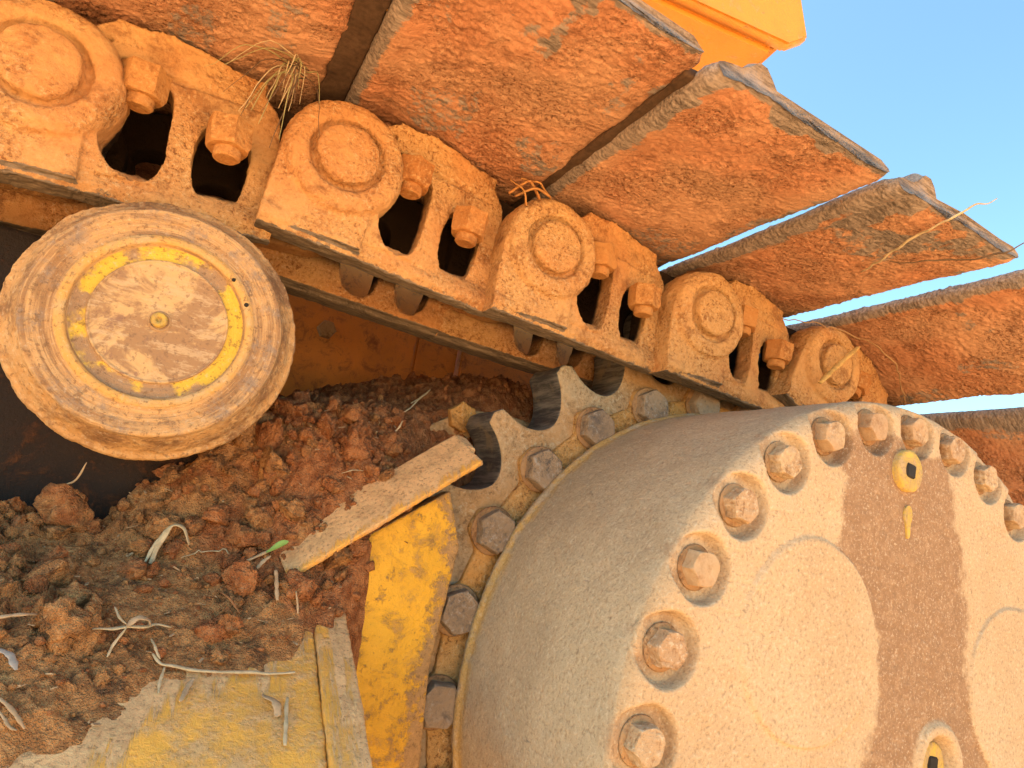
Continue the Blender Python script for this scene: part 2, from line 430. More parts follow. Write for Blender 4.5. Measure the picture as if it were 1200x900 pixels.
def bare_link(c, n):
    edge = sst(-.062, -.070, c[:, 2]) * sst(.020, .012, c[:, 1]) * 0.8
    under = sst(-.3, -.8, n[:, 2]) * (c[:, 2] < -.068) * 0.85
    return np.maximum(edge * 0.45, under)

LB = link_bm()
for v in LB.verts:          # the trailing half swings inwards behind the next link's boss
    t_ = min(1, max(0, (v.co.x - .035) / .11)); t_ = t_ * t_ * (3 - 2 * t_)
    v.co.y += .021 * t_ * (1 - min(1, max(0, (v.co.y - .018) / .03)))
near_links = [crust('outer_link', LB.copy(), 0.0013, 0.0017, 38, 0.0008, 210, 3 + 4 * q_, [m_link], 2, {'bare': bare_link, 'cavity_shade': lambda c, n: np.maximum(sst(.1, .5, n[:, 1]), sst(.040, .046, c[:, 1])) * (c[:, 2] > -.07)}) for q_ in range(4)]  # inward and deep faces masked for the painted shade
LB.free()
bmf = link_bm([[(x, z - .006 if z < -.01 else z) for x, z in w_] for w_ in (WIN1, WIN2)], .0215)
for v in bmf.verts: v.co.y = 0.19 - v.co.y
far_link = crust('inner_link', bmf, 0.0022, 0.0010, 55, 0.0005, 200, 9, [m_link], 1, {'cavity_shade': lambda c, n: sst(-.05, -.035, c[:, 2]), 'bare': lambda c, n: sst(-.3, -.8, n[:, 2]) * (c[:, 2] < -.068) * 0.8})  # upper part masked for the painted cavity shade

nut_me = hex_me('nut', 0.0168, 0.022, m_nut, 0.10, (0.0095, 0.0075), 5, 0.0003)
v, f = lathe_arr([(0.0, .066), (.030, .066), (.031, .07), (.031, .12), (.030, .124), (0, .124)], 40)
bush_me = me_from('bushing', v, f, [m_steel])

SH_B = [(-.0108, .0712), (-.0120, .0675), (-.0105, .0625), (-.005, .0590), (.004, .0595), (.014, .0640)]
SH_E = [(.158, .0640), (.168, .0652), (.176, .0668), (.1808, .0682), (.1826, .0702), (.1810, .0728), (.170, .0765), (.147, .0775), (.106, .0775), (.084, .0775), (.047, .0765), (.043, .088), (.037, .0955), (.028, .0945), (.020, .0840), (.012, .0780), (.002, .0752), (-.006, .0738)]
def shoe_me(seed, nx=112, ny=290, ext=0.0):
    flat = [(.014 + (.158 - .014) * i / nx, .0640) for i in range(1, nx)]
    prof = np.array(SH_B + flat + SH_E); n = len(prof)
    prof[:, 0] -= ext * sst(.03, .0, prof[:, 0])
    ys = np.concatenate([np.linspace(-.194, .10, int(ny * 0.8)), np.linspace(.10, .372, int(ny * 0.2))[1:]])
    X = np.repeat(prof[:, 0][None, :], len(ys), 0); Z = np.repeat(prof[:, 1][None, :], len(ys), 0); Y = np.repeat(ys[:, None], n, 1)
    # outer corners rounded off a little
    e = sst(.012, 0, Y + .194); X = X + e * 0.004 * np.sign(.08 - X) * sst(.05, .1, np.abs(X - .08)); Z = Z + e * (.068 - Z) * 0.25
    v = np.stack([X, Y, Z], 2).reshape(-1, 3)
    f = grid_faces(len(ys), n)
    wrap = np.array([(i * n + n - 1, (i + 1) * n + n - 1, (i + 1) * n, i * n) for i in range(len(ys) - 1)])
    f = [tuple(q) for q in np.vstack([f, wrap])[:, ::-1]]
    f.append(tuple(range(n))); f.append(tuple((len(ys) - 1) * n + k for k in range(n))[::-1])
    under = sst(.076, .068, v[:, 2])
    sd = seed * 2.37
    # caked dust: drifts, crumbs and dragged streaks
    big = fbm(v + sd, 14, 3, seed) * 0.0045
    st = v * np.array([0.55, 1.5, 1]) + v[:, [1, 0, 2]] * np.array([0.5, 0.3, 0])
    drag = np.abs(fbm(st + sd, 34, 4, seed + 3)); drag = -sst(.07, .0, drag) * 0.0020 * sst(-.1, .35, fbm(v + sd * 2, 11, 2, seed + 8))
    crumb = fbm(v + sd, 270, 2, seed + 5, 0.5); crumb = (np.clip(crumb, -.2, 1) ** 1) * 0.0019 * (0.25 + 0.65 * sst(-.2, .4, fbm(v + sd, 22, 2, seed + 11)))
    fine = vn(v * 330 + sd, seed + 6) * 0.0007
    d = (big + drag + crumb + fine) * (0.25 + 0.75 * under)
    edgeY = sst(0.02, 0.0, v[:, 1] + .194)
    v = v.copy(); v[:, 2] -= d * (1 - 0.5 * edgeY)
    v[:, 1] += (fbm(v + sd, 60, 3, seed + 20) * 0.0035) * edgeY
    v[:, 0] += fbm(v + sd + 9, 70, 3, seed + 21) * 0.0018 * sst(.15, .175, v[:, 0])
    bare = 0.80 * sst(-.03, -.17, v[:, 1]) * sst(.0, .35, fbm(v + sd, 26, 3, seed + 30)) + .5 * sst(.22, .40, fbm(v * np.array([1, .6, 1]) + sd, 18, 3, seed + 33)) + 0.75 * sst(.002, -.006, v[:, 0]) + 0.75 * sst(.012, .0, v[:, 1] + .194) + 0.8 * (v[:, 2] > .080)
    return me_from('shoe', v, f, [m_shoe], True, {'bare': np.clip(bare, 0, 1)})

PINZ = [(-.603, -.041), (-.403, -.035), (-.203, -.021), (0, 0), (.2, -.008), (.4, -.013), (.6, -.0165)]
segs = []
for k in range(len(PINZ) - 1):
    (x0, z0), (x1, z1) = PINZ[k], PINZ[k + 1]
    segs.append((x0, z0, math.atan2(z1 - z0, x1 - x0)))
a = R_(-21); x, z = PINZ[-1]
for k in range(3):
    segs.append((x, z, a)); x += .2 * math.cos(a); z += .2 * math.sin(a); a -= R_(30)
LAB = {0: 'track segment carrying on beyond the left edge of the picture', 1: 'track segment carrying on beyond the left edge of the picture',
       2: 'dusty orange track segment at far left, above the round carrier roller', 3: 'dusty track segment with dry grass caught at its left end, second from left',
       4: 'dusty orange track segment third from left, its shoe ending in blue sky', 5: 'track segment with sky-lit gaps along both edges of its shoe',
       6: 'track segment above the final drive with a yellow straw across its pin boss', 7: 'last track segment curving down behind the final drive at right edge',
       8: 'track segment wrapped round the sprocket, hidden behind the drive cover'}
coarse_shoe = None
for k, (x, z, a) in enumerate(segs):
    if k in (0, 8): continue          # not in the picture
    t = thing('track_segment', LAB[k], 'track segment', (x, 0, z), (0, -a, 0), 'segments of the crawler track')
    fine_k = 2 <= k <= 7
    sm = shoe_me(11 + k * 7, ext={6: .0035, 7: .014}.get(k, 0)) if fine_k else shoe_me(3 + k, 40, 80)
    if k in (2, 3):          # dark strip added to the seam so the gap reads as shade
        bm = bmesh.new(); box_bm(bm, .1795, .1920 if k == 3 else .2030, -.174 if k == 3 else -.188, .36, .0660, .0745)
        link('seam_shade_strip', crust('seam_shade_strip', bm, .0030, .0022, 60, .0008, 150, k, [m_seam], 1), t)
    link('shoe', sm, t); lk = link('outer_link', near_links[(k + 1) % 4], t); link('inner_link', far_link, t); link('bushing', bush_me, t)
    rnd = random.Random(k)
    for nx_, nz_ in ((.058, .026), (.1175, .004)):
        link('nut', nut_me, lk, (nx_, .0205, nz_), (R_(90) + rnd.uniform(-.06, .06), rnd.uniform(-.05, .05), rnd.uniform(0, 1)))

# ------------------------------------------------------------------ final drive and sprocket
DC = np.array([.487, 0, -.400]); K = .835
YF = -.163; RB = .2665; RIM = .288; YR = .045
fd = thing('final_drive', 'large round dusty final drive housing with a ring of bolts', 'final drive', (DC[0], 0, DC[2]))
NB_F = 30; PH_F = 3.0623; BA = [PH_F - 2 * math.pi * i / NB_F for i in range(NB_F)]
def drive_me():
    rs = np.concatenate([np.linspace(0.0, .03, 6)[:-1], np.linspace(.03, .225, 100)[:-1], np.linspace(.225, .272, 42)])
    pr = [(r, YF) for r in rs]
    for i in range(1, 13):
        t = math.pi / 2 * i / 12; pr.append((.272 + .016 * math.sin(t), YF + .016 * (1 - math.cos(t))))
    for y in np.linspace(YF + .017, YR - .004, 70): pr.append((RIM + .003 * (y - YF) / .2, y))
    pr += [(.2925, YR - .002), (.2935, YR), (.2935, YR + .004), (.290, YR + .006), (.286, YR + .006), (.275, YR + .007)]
    N = 1260
    v, f = lathe_arr(pr, N)
    x, y, z = v.T; r = np.hypot(x, z)
    face = y < YF + .02
    # planet bosses
    disc = np.zeros(len(v))
    for ang in (144.6, 24.6, 264.6):
        bx, bz = .186 * K * math.cos(R_(ang)), .186 * K * math.sin(R_(ang))
        d = np.hypot(x - bx, z - bz) + fbm(v, 30, 2, 4) * .0015; disc = np.maximum(disc, sst(.0715, .0695, d))
    yy = y - disc * 0.0022 * face
    # slight dish towards the centre, raised hub ring
    hub = np.hypot(x - .027, z - .006)
    yy = yy + face * (sst(.022, .018, hub) * .010 - sst(.034, .029, hub) * sst(.021, .024, hub) * .004)
    # spot faces round each bolt
    spot = np.zeros(len(v))
    for b in BA:
        bx, bz = RB * math.cos(b), RB * math.sin(b)
        dd = np.hypot(x - bx, z - bz)
        spot = np.maximum(spot, sst(.0238, .0208, dd))
    yy = np.where(face, yy + spot * np.maximum(0, (YF + .0095) - yy), yy)
    v[:, 1] = yy
    # relief: sand-cast grain and mud drips
    n_amp = fbm(v, 45, 3, 2) * .0007 + fbm(v, 220, 2, 7) * .00035
    cyl = y > YF + .012
    v[:, 1] -= np.where(cyl, 0, n_amp)
    rr = np.where(cyl, 1 + n_amp / np.maximum(r, .01) * 1.4, 1); v[:, 0] *= rr; v[:, 2] *= rr
    # stain: damp oil run between the bosses, from the filler plug down
    nz = fbm(v, 16, 4, 15) * .030 + fbm(v, 90, 3, 16) * .006
    px = x + nz
    up = z
    left = np.interp(up, [-.3, 0, .095, .125, .158, .223, .26], [-.09, -.066, -.053, -.085, -.108, -.104, -.085]); right = np.interp(up, [-.3, 0, .09, .173, .237, .26], [.12, .10, .076, .066, .050, .045])
    st = sst(left - .010, left + .012, px) * sst(right + .010, right - .012, px) * sst(.263, .250, up + .5 * nz - 0.000) * sst(-.27, -.2, up)
    st = st * (1 - disc) * (1 - sst(.036, .030, hub)) * face
    topring = sst(.245, .25, r) * face * 0.0
    stain = np.clip(np.maximum(st, topring), 0, 1)
    cylm = sst(YF + .006, YF + .017, y)
    edge = sst(YR - .016, YR - .006, y) * sst(YR + .004, YR, y)
    return me_from('housing', v, f, [drive_mat()], True, {'stain': stain, 'cyl': cylm, 'edge': edge, 'disc': disc, 'spot': spot * face})

def drive_mat():
    q = NB('drive_dust')
    fc = q.mix(q.ramp(q.noise(9, 5), .35, .65), (.55, .385, .225), (.50, .335, .185))
    fc = q.mix(q.math('MULTIPLY', q.ramp(q.noise(50, 5, .7), .55, .75), .45), fc, (.48, .27, .13))
    cy = q.mix(q.ramp(q.noise(12, 5), .35, .65), (.43, .32, .20), (.50, .38, .24))
    cy = q.mix(q.math('MULTIPLY', q.ramp(q.noise(30, 5, .7, co=q.stretch((1, .3, 1))), .66, .72), .85), cy, (.11, .11, .11))
    c = q.mix(q.ramp(q.math('ADD', q.attr('cyl'), q.math('MULTIPLY', q.math('SUBTRACT', q.noise(60, 5, .7), .5), .9)), .3, .75), fc, cy)
    sc = q.mix(q.ramp(q.noise(90, 6, .8), .42, .68), (.27, .145, .072), (.38, .225, .12))
    sc = q.mix(q.math('MULTIPLY', q.ramp(q.noise(260, 4, .8), .58, .68), .7), sc, (.52, .38, .24))
    c = q.mix(q.math('MULTIPLY', q.ramp(q.math('ADD', q.attr('stain'), q.math('MULTIPLY', q.math('SUBTRACT', q.noise(55, 6, .8), .5), 1.5)), .15, .85), .92), c, sc)
    c = q.mix(q.math('MULTIPLY', q.math('MULTIPLY', q.attr('edge'), q.ramp(q.noise(45, 5), .4, .55)), .85), c, (.56, .34, .10))
    c = q.mix(q.math('MULTIPLY', q.math('MULTIPLY', q.attr('spot'), q.ramp(q.noise(60, 5), .42, .6)), .5), c, (.30, .17, .09))
    g = q.noise(400, 3, .75)
    c = q.mix(q.math('MULTIPLY', q.ramp(g, .53, .66), .50), c, (.22, .14, .075))
    c = q.mix(q.math('MULTIPLY', q.ramp(g, .46, .33), .45), c, (.68, .55, .38))
    pits = q.ramp(q.noise(75, 3, .6, co=q.stretch((1.6, 1, .6))), .70, .74)
    c = q.mix(q.math('MULTIPLY', pits, .7), c, (.22, .15, .09))
    q.bumps([(g, .6, -.0026)])
    return q.fin(c, .92)
link('housing', drive_me(), fd)
bolt_f = hex_me('bolt', .0128, .0125, m_boltf, .09, None, 2, .0004)
v, f = lathe_arr([(.010, -.0005), (.0145, -.0005), (.0152, -.0012), (.0146, -.0022), (.010, -.0022)], 28); wash_f = me_from('washer', v, f, [m_rust])
for i, b in enumerate(BA):
    rr = random.Random(i)
    o = link('bolt', bolt_f, fd, (RB * math.cos(b), YF + .0098, RB * math.sin(b)), (0, rr.uniform(0, 1.05), 0))
    link('washer', wash_f, o)

def plug(name, x, z, r, sock, dy=0.0):
    v, f = lathe_arr([(0, -.0045), (sock, -.0045), (sock * 1.35, -.0052), (r * .9, -.0052), (r, -.0042), (r * 1.01, .004)], 40)
    v[:, 1] -= fbm(v + x, 160, 2, 3) * .0005
    o = link(name, me_from(name, v, f, [m_plug]), fd, (x, YF + dy, z))
    bm = bmesh.new(); box_bm(bm, -sock, sock, -.0062, -.001, -sock, sock)
    bmesh.ops.bevel(bm, geom=[e for e in bm.edges], offset=.0012, segments=1, affect='EDGES')
    m = bpy.data.meshes.new('socket'); bm.to_mesh(m); bm.free(); m.materials.append(m_black); link('socket', m, o, rot=(0, .12, 0))
plug('filler_plug', -.0234, .2301, .0172, .0058)
plug('level_plug', .0275, .006, .0165, .006, .008)
# scraped paint mark under the filler plug
v = []; pts = chaikin([(-.004, .010), (.003, .012), (.006, .004), (.003, -.004), (.003, -.014), (-.001, -.016), (-.002, -.004), (-.006, .002)], 2)
bm = bmesh.new(); prism_bm(bm, pts, -.0009, .002)
m = bpy.data.meshes.new('paint_mark'); bm.to_mesh(m); bm.free(); m.materials.append(m_plug); link('paint_mark', m, fd, (-.019, YF - .0004, .191))

# sprocket
sp = thing('drive_sprocket', 'toothed drive sprocket with dark worn tooth pockets and grey hex bolts', 'sprocket', (DC[0], 0, DC[2]))
NT = 25; TIP = .377; ROOT = .329; A0 = R_(140.7); PER = 28
def tooth_r(u):
    aa = (0.5 - abs(u)) / 0.5
    aa = aa  # 0 at tip, 1 at pocket centre
    w_ = min(1.0, (1 - aa) / 0.94)
    return 0, w_
ring = []
for i in range(NT * PER):
    u = (i % PER) / PER            # 0 at a tip .. .5 at pocket centre .. 1
    dcen = abs(u - 0.5) / 0.5      # 0 pocket centre, 1 tip
    q_ = min(1.0, dcen / 0.77)
    r = ROOT + (TIP - .004 - ROOT) * (1 - math.sqrt(max(0, 1 - q_ ** 2.0)) ** 1.15) + .004 * sst(.77, 1.0, np.array(dcen))
    ring.append((r, A0 + (i / PER) * 2 * math.pi / NT))
ring = np.array(ring); n = len(ring)
levels = [(.0, .070, 'in'), (.012, .070, 0), (.0022, .0702, 0), (.0006, .0712, 0), (0, .0735, 0), (.0004, .085, 0), (.0012, .10, 0), (.0004, .115, 0), (0, .1265, 0), (.002, .130, 0), (.012, .130, 0), (0, .130, 'in')]
V = []; wob = fbm(np.stack([ring[:, 0] * np.cos(ring[:, 1]), 0 * ring[:, 0], ring[:, 0] * np.sin(ring[:, 1])], 1), 40, 3, 8) * .0012
for off, y, kind in levels:
    rr = np.full(n, .27) if kind == 'in' else np.maximum(ring[:, 0] + wob - off, .28)
    V.append(np.stack([rr * np.cos(ring[:, 1]), np.full(n, y), rr * np.sin(ring[:, 1])], 1))
V = np.concatenate(V); F = []; MI = []
for a_ in range(len(levels) - 1):
    for i in range(n):
        j = (i + 1) % n; F.append((a_ * n + i, a_ * n + j, (a_ + 1) * n + j, (a_ + 1) * n + i)); MI.append(1 if 3 <= a_ <= 8 else 0)
m = me_from('toothed_ring', V, F, [m_tooth, m_steel], True, None, MI)
link('toothed_ring', m, sp)
RSB = .305
pts = []
for i in range(NT * 24):
    t = A0 + i / 24 * 2 * math.pi / NT; u = abs((i % 24) / 24 - .5) * 2
    pts.append(((.309 + .0175 * sst(.35, .8, np.array(u))) * math.cos(t), (.309 + .0175 * sst(.35, .8, np.array(u))) * math.sin(t)))
pts = np.array(pts); n = len(pts); V = []
for sc_, y in ((1, .0715), (1, .0665), (.9975, .0648), (.99, .0640), (.96, .0640), (.93, .0645), (.89, .0650)):
    V.append(np.stack([pts[:, 0] * sc_, np.full(n, y), pts[:, 1] * sc_], 1))
V = np.concatenate(V); V[:, 1] += fbm(V, 60, 3, 3) * .0009
F = [(a_ * n + i, a_ * n + (i + 1) % n, (a_ + 1) * n + (i + 1) % n, (a_ + 1) * n + i) for a_ in range(6) for i in range(n)]
link('bolt_flange', me_from('bolt_flange', V, F, [m_ring]), sp)
bolt_s = hex_me('bolt', .0198, .0145, m_bolt, .08, None, 8, .0004)
v, f = lathe_arr([(.015, 0), (.0218, -.0002), (.0226, -.0015), (.0214, -.0028), (.015, -.0028)], 28); wash_s = me_from('washer', v, f, [m_rust])
for i in range(NT):
    t = A0 + i * 2 * math.pi / NT; rr = random.Random(40 + i)
    o = link('bolt', bolt_s, sp, (RSB * math.cos(t), .0638, RSB * math.sin(t)), (0, rr.uniform(0, 1.05), 0))
    link('washer', wash_s, o)

# ------------------------------------------------------------------ carrier roller
RC = (-.093, -.020, -.174)
cr = thing('carrier_roller', 'round caked carrier roller with yellow ring under the track at left', 'roller', RC)
def roller_me():
    prof = [(.0405, .0030), (.0420, .0032), (.0495, .0030), (.0502, .0022), (.0508, -.0008), (.0515, -.0022), (.0545, -.0026), (.0560, -.0014), (.0575, .0002), (.0610, .0012), (.0635, .0004), (.0650, .0010), (.0680, -.0004), (.0700, .0002), (.0718, -.0006), (.0738, -.0002), (.0748, .0010), (.0752, .0030)]
    prof += [(.0755 + .0085 * t, .005 + .017 * t) for t in np.linspace(0, 1, 10)]
    prof += [(.0850, .0235), (.0880, .0250), (.0890, .028), (.0888, .034), (.0868, .05), (.0868, .07), (.0860, .073), (.078, .074), (.072, .076), (.072, .12), (.0868, .121), (.0868, .17), (.05, .172), (.03, .175), (.03, .22)]
    P = []
    for (a, b) in zip(prof[:-1], prof[1:]):
        L = math.hypot(b[0] - a[0], b[1] - a[1]); k = max(1, int(L / .0011)) if a[1] < .04 else 3
        P += [(a[0] + (b[0] - a[0]) * i / k, a[1] + (b[1] - a[1]) * i / k) for i in range(k)]
    P.append(prof[-1])
    v, f = lathe_arr(P, 620)
    r = np.hypot(v[:, 0], v[:, 2]); th = np.arctan2(v[:, 2], v[:, 0])
    cake = sst(.058, .066, r); rim = sst(.0745, .077, r)
    cyl = np.stack([np.cos(th) * .05, r * 4, np.sin(th) * .05], 1)
    ridg = fbm(cyl, 30, 4, 3)
    d = fbm(v, 70, 4, 5, .6) * (.0004 + .0012 * cake - .0007 * rim) + ridg * .0012 * cake * (1 - .6 * rim) + fbm(v, 24, 4, 15, .6) * .0014 * rim * sst(.05, .035, v[:, 1]) + fbm(v, 190, 3, 9, .6) * (.0002 + .0005 * cake + .0003 * rim)
    v[:, 1] -= d * (1 - rim * .6)
    s_ = 1 + d * rim / r; v[:, 0] *= s_; v[:, 2] *= s_
    yl = sst(.0400, .0408, r) * sst(.0503, .0494, r)
    og = sst(.0503, .0512, r) * sst(.0572, .0560, r)
    return me_from('roller_shell', v, f, [roller_mat()], True, {'yl': yl, 'og': og, 'rim': rim})
def roller_mat():
    q = NB('roller_cake')
    rr = q.n('ShaderNodeVectorMath'); rr.operation = 'LENGTH'; q.l(q.stretch((1, 0, 1), True), rr.inputs[0])
    cb = q.n('ShaderNodeVectorMath'); cb.operation = 'MULTIPLY_ADD'; q.l(q.raw, cb.inputs[0]); cb.inputs[1].default_value = (.10, .10, .10); q.l(rr.outputs['Value'], cb.inputs[2])
    band = q.noise(190, 4, .7, co=cb.outputs[0])
    base = q.mix(q.ramp(band, .38, .62), (.31, .17, .08), (.56, .335, .15))
    base = q.mix(q.math('MULTIPLY', q.ramp(q.noise(60, 6, .75), .5, .66), .8), base, (.27, .20, .15))
    base = q.mix(q.math('MULTIPLY', q.ramp(q.noise(22, 5), .52, .66), .6), base, (.62, .36, .15))
    og = q.mix(q.ramp(q.noise(50, 5), .4, .65), (.62, .34, .10), (.55, .36, .17))
    c = q.mix(q.attr('og'), base, og)
    yel = q.mix(q.ramp(q.noise(24, 5, .6), .46, .53), (.72, .45, .06), (.36, .22, .12))
    c = q.mix(q.attr('yl'), c, yel)
    rm = q.mix(q.ramp(q.noise(24, 6, .7), .42, .6), (.54, .30, .12), (.25, .13, .06))
    rm = q.mix(q.math('MULTIPLY', q.ramp(q.noise(120, 5, .7), .5, .65), .6), rm, (.60, .40, .20))
    c = q.mix(q.attr('rim'), c, rm)
    g = q.noise(270, 3, .75)
    c = q.mix(q.math('MULTIPLY', q.ramp(g, .54, .66), .6), c, (.17, .09, .045)); c = q.mix(q.math('MULTIPLY', q.ramp(g, .43, .28), .35), c, (.66, .52, .36))
    q.bumps([(q.math('ADD', q.math('MULTIPLY', band, 1.2), g), .8, .0018)])
    return q.fin(c, .9)
link('roller_shell', roller_me(), cr)
def cover_mat():
    q = NB('cover_smear')
    s = q.noise(26, 5, .65, co=q.stretch((1, 1, 1)), dist=1.0)
    c = q.mix(q.ramp(s, .46, .56), (.33, .19, .095), (.55, .345, .155))
    c = q.mix(q.math('MULTIPLY', q.ramp(q.noise(48, 6, .75, dist=.6), .56, .66), .8), c, (.24, .13, .09))
    c = q.mix(q.math('MULTIPLY', q.ramp(q.noise(70, 3, .6), .70, .74), .9), c, (.50, .20, .07))
    st = q.noise(180, 5, .75, co=q.stretch((.35, 1, 1.2)))
    c = q.mix(q.math('MULTIPLY', q.ramp(st, .50, .62), .7), c, (.54, .375, .21)); c = q.mix(q.math('MULTIPLY', q.ramp(q.noise(230, 3, .75), .54, .66), .55), c, (.18, .10, .06))
    q.bumps([(st, .5, .001), (q.noise(500, 3), .4, .0008)])
    return q.fin(c, .8)
rs = np.linspace(0, .0388, 36); prof = [(r, .0024 - .0006 * (r / .0388) ** 2) for r in rs] + [(.0392, .0012), (.0400, .0010), (.0405, .0016), (.0406, .0045)]
v, f = lathe_arr(prof, 240); v[:, 1] -= fbm(v, 45, 4, 8) * .0008 + fbm(v, 200, 2, 3) * .0002
link('cover_plate', me_from('cover_plate', v, f, [cover_mat()]), cr)
v, f = lathe_arr([(0, -.0005), (.0016, -.0005), (.0018, -.0022), (.0040, -.0026), (.0048, -.0016), (.005, .003)], 30)
pl = link('grease_plug', me_from('grease_plug', v, f, [m_plug]), cr, (-.0005, .0005, .0005))
v, f = lathe_arr([(.0049, .0022), (.0056, .0010), (.0066, .0014), (.0072, .0026)], 30); link('plug_collar', me_from('plug_collar', v, f, [m_rust]), cr)
for aa in (28, 48):
    bm = bmesh.new(); bmesh.ops.create_uvsphere(bm, u_segments=12, v_segments=8, radius=.0016)
    for vv in bm.verts: vv.co.y *= .5
    m = bpy.data.meshes.new('pin_hole'); bm.to_mesh(m); bm.free(); m.materials.append(m_black)
    link('pin_hole', m, cr, (.0535 * math.cos(R_(aa)), -.0022, .0535 * math.sin(R_(aa))))

# ------------------------------------------------------------------ track frame
SLOPE = .529
def plate_z(y): return -.35 + (y - .03) * SLOPE
tf = thing('crawler_undercarriage', 'yellow crawler undercarriage with sloping top plate, guard panel and slanted lip', 'track frame', (0, 0, -.35))
def sheet(name, corners, th, voxel, seed, mats, film=None, amp=.0005):
    """slab from four world corners (top face) with thickness along its normal"""
    P = [Vector(c) - Vector((0, 0, -.35)) for c in corners]
    nrm = (P[1] - P[0]).cross(P[2] - P[0]).normalized()
    bm = bmesh.new(); a_ = [bm.verts.new(p) for p in P]; b_ = [bm.verts.new(p - nrm * th) for p in P]
    bm.faces.new(a_); bm.faces.new(b_[::-1]); k = len(P)
    for i in range(k): bm.faces.new((a_[i], b_[i], b_[(i + 1) % k], a_[(i + 1) % k]))
    return crust(name, bm, voxel, amp, 40, .0002, 200, seed, mats, 1, {'film': film} if film else None)
def film_top(c, n):
    x, y = c[:, 0], c[:, 1]
    b = -.050 + .28 * (x + .1) * 0 + np.interp(x, [-.4, -.1, -.064, -.034, -.006, .025, .046, .06], [-.11, -.105, -.088, -.05, -.030, -.024, .004, .02])
    return np.clip(.5 + (y - b - .052) / .05, 0.02, 1) * .9 + .12 + .22 * sst(-.03, -.08, x)
m = sheet('top_plate', [(-.6, -.30, plate_z(-.30)), (.054, -.30, plate_z(-.30)), (.054, .06, plate_z(.06)), (-.6, .06, plate_z(.06))], .014, .003, 3, [m_top], film_top)
link('top_plate', m, tf)
def film_edge(c, n): return .38 + .35 * (c[:, 0] > .066)
m = sheet('edge_bar', [(.0545, -.30, plate_z(-.30) + .002), (.081, -.30, plate_z(-.30) + .002), (.080, .045, plate_z(.045) + .002), (.0545, .045, plate_z(.045) + .002)], .05, .0022, 5, [m_top], film_edge, .0012)
link('edge_bar', m, tf)
def film_guard(c, n): return .16 + .42 * sst(.026, .002, np.interp(c[:, 2], [-.3, -.117, -.039, .061, .107], [.175, .1705, .1635, .1715, .1545]) - c[:, 0]) + .3 * sst(.02, -.2, c[:, 2]) + .5 * sst(.0, .012, np.abs(n[:, 1]) * -1 + .75)
bm = bmesh.new()
prism_bm(bm, [(.055, .05), (.055, -.3), (.175, -.3), (.1705, -.117), (.1635, -.039), (.1715, .061), (.1545, .107), (.072, .046)], .044, .060)
m = crust('guard_panel', bm, .0018, .0004, 40, .0002, 200, 6, [m_yel], 2, {'film': film_guard}); link('guard_panel', m, tf)
d = Vector((.106, 0, .086)).normalized(); nn = Vector((-d.z, 0, d.x))
A = Vector((.030, 0, -.3275)); B = Vector((.1695, 0, -.2145))
def film_lip(c, n): return np.clip(.9 - .6 * sst(.034, .022, c[:, 1]), .15, 1)
m = sheet('slanted_lip', [(A.x, .022, A.z), (B.x, .022, B.z), (B.x - .0125, .064, B.z + .0235), (A.x - .0125, .064, A.z + .0235)], .005, .0014, 7, [m_top], film_lip, .0007)
link('slanted_lip', m, tf)
m = sheet('lip_tab', [(.1575, .050, -.2000), (.1700, .040, -.2040), (.1705, .066, -.1925), (.1590, .067, -.1900)], .012, .0014, 8, [m_top], film_lip, .0007)
link('lip_tab', m, tf)
bm = bmesh.new(); prism_bm(bm, [(.10, .03), (.11, .10), (.150, .165), (.200, .200), (.25, .205), (.30, .20), (.30, -.2), (.10, -.2)], .150, .165)
m = crust('motor_guard', bm, .0022, .0008, 50, .0004, 200, 12, [m_tooth], 1); mg = link('motor_guard', m, tf)
link('bolt', hex_me('bolt', .017, .008, m_ring, .1, None, 4, .0006), mg, (.195, .1495, .189), (0, .3, 0))
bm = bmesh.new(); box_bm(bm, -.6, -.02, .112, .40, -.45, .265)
m = crust('frame_core', bm, .006, .001, 30, .0005, 100, 14, [m_hollow], 0); link('frame_core', m, tf, (0, 0, -.02))  # coloured near-black in place of the deep shade behind the roller
# bracket that carries the roller, shade painted near-black as on the core
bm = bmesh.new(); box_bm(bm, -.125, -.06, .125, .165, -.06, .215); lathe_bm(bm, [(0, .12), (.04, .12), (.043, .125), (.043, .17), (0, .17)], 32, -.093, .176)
m = crust('roller_bracket', bm, .003, .001, 40, .0005, 120, 15, [m_hollow], 1); link('roller_bracket', m, tf)

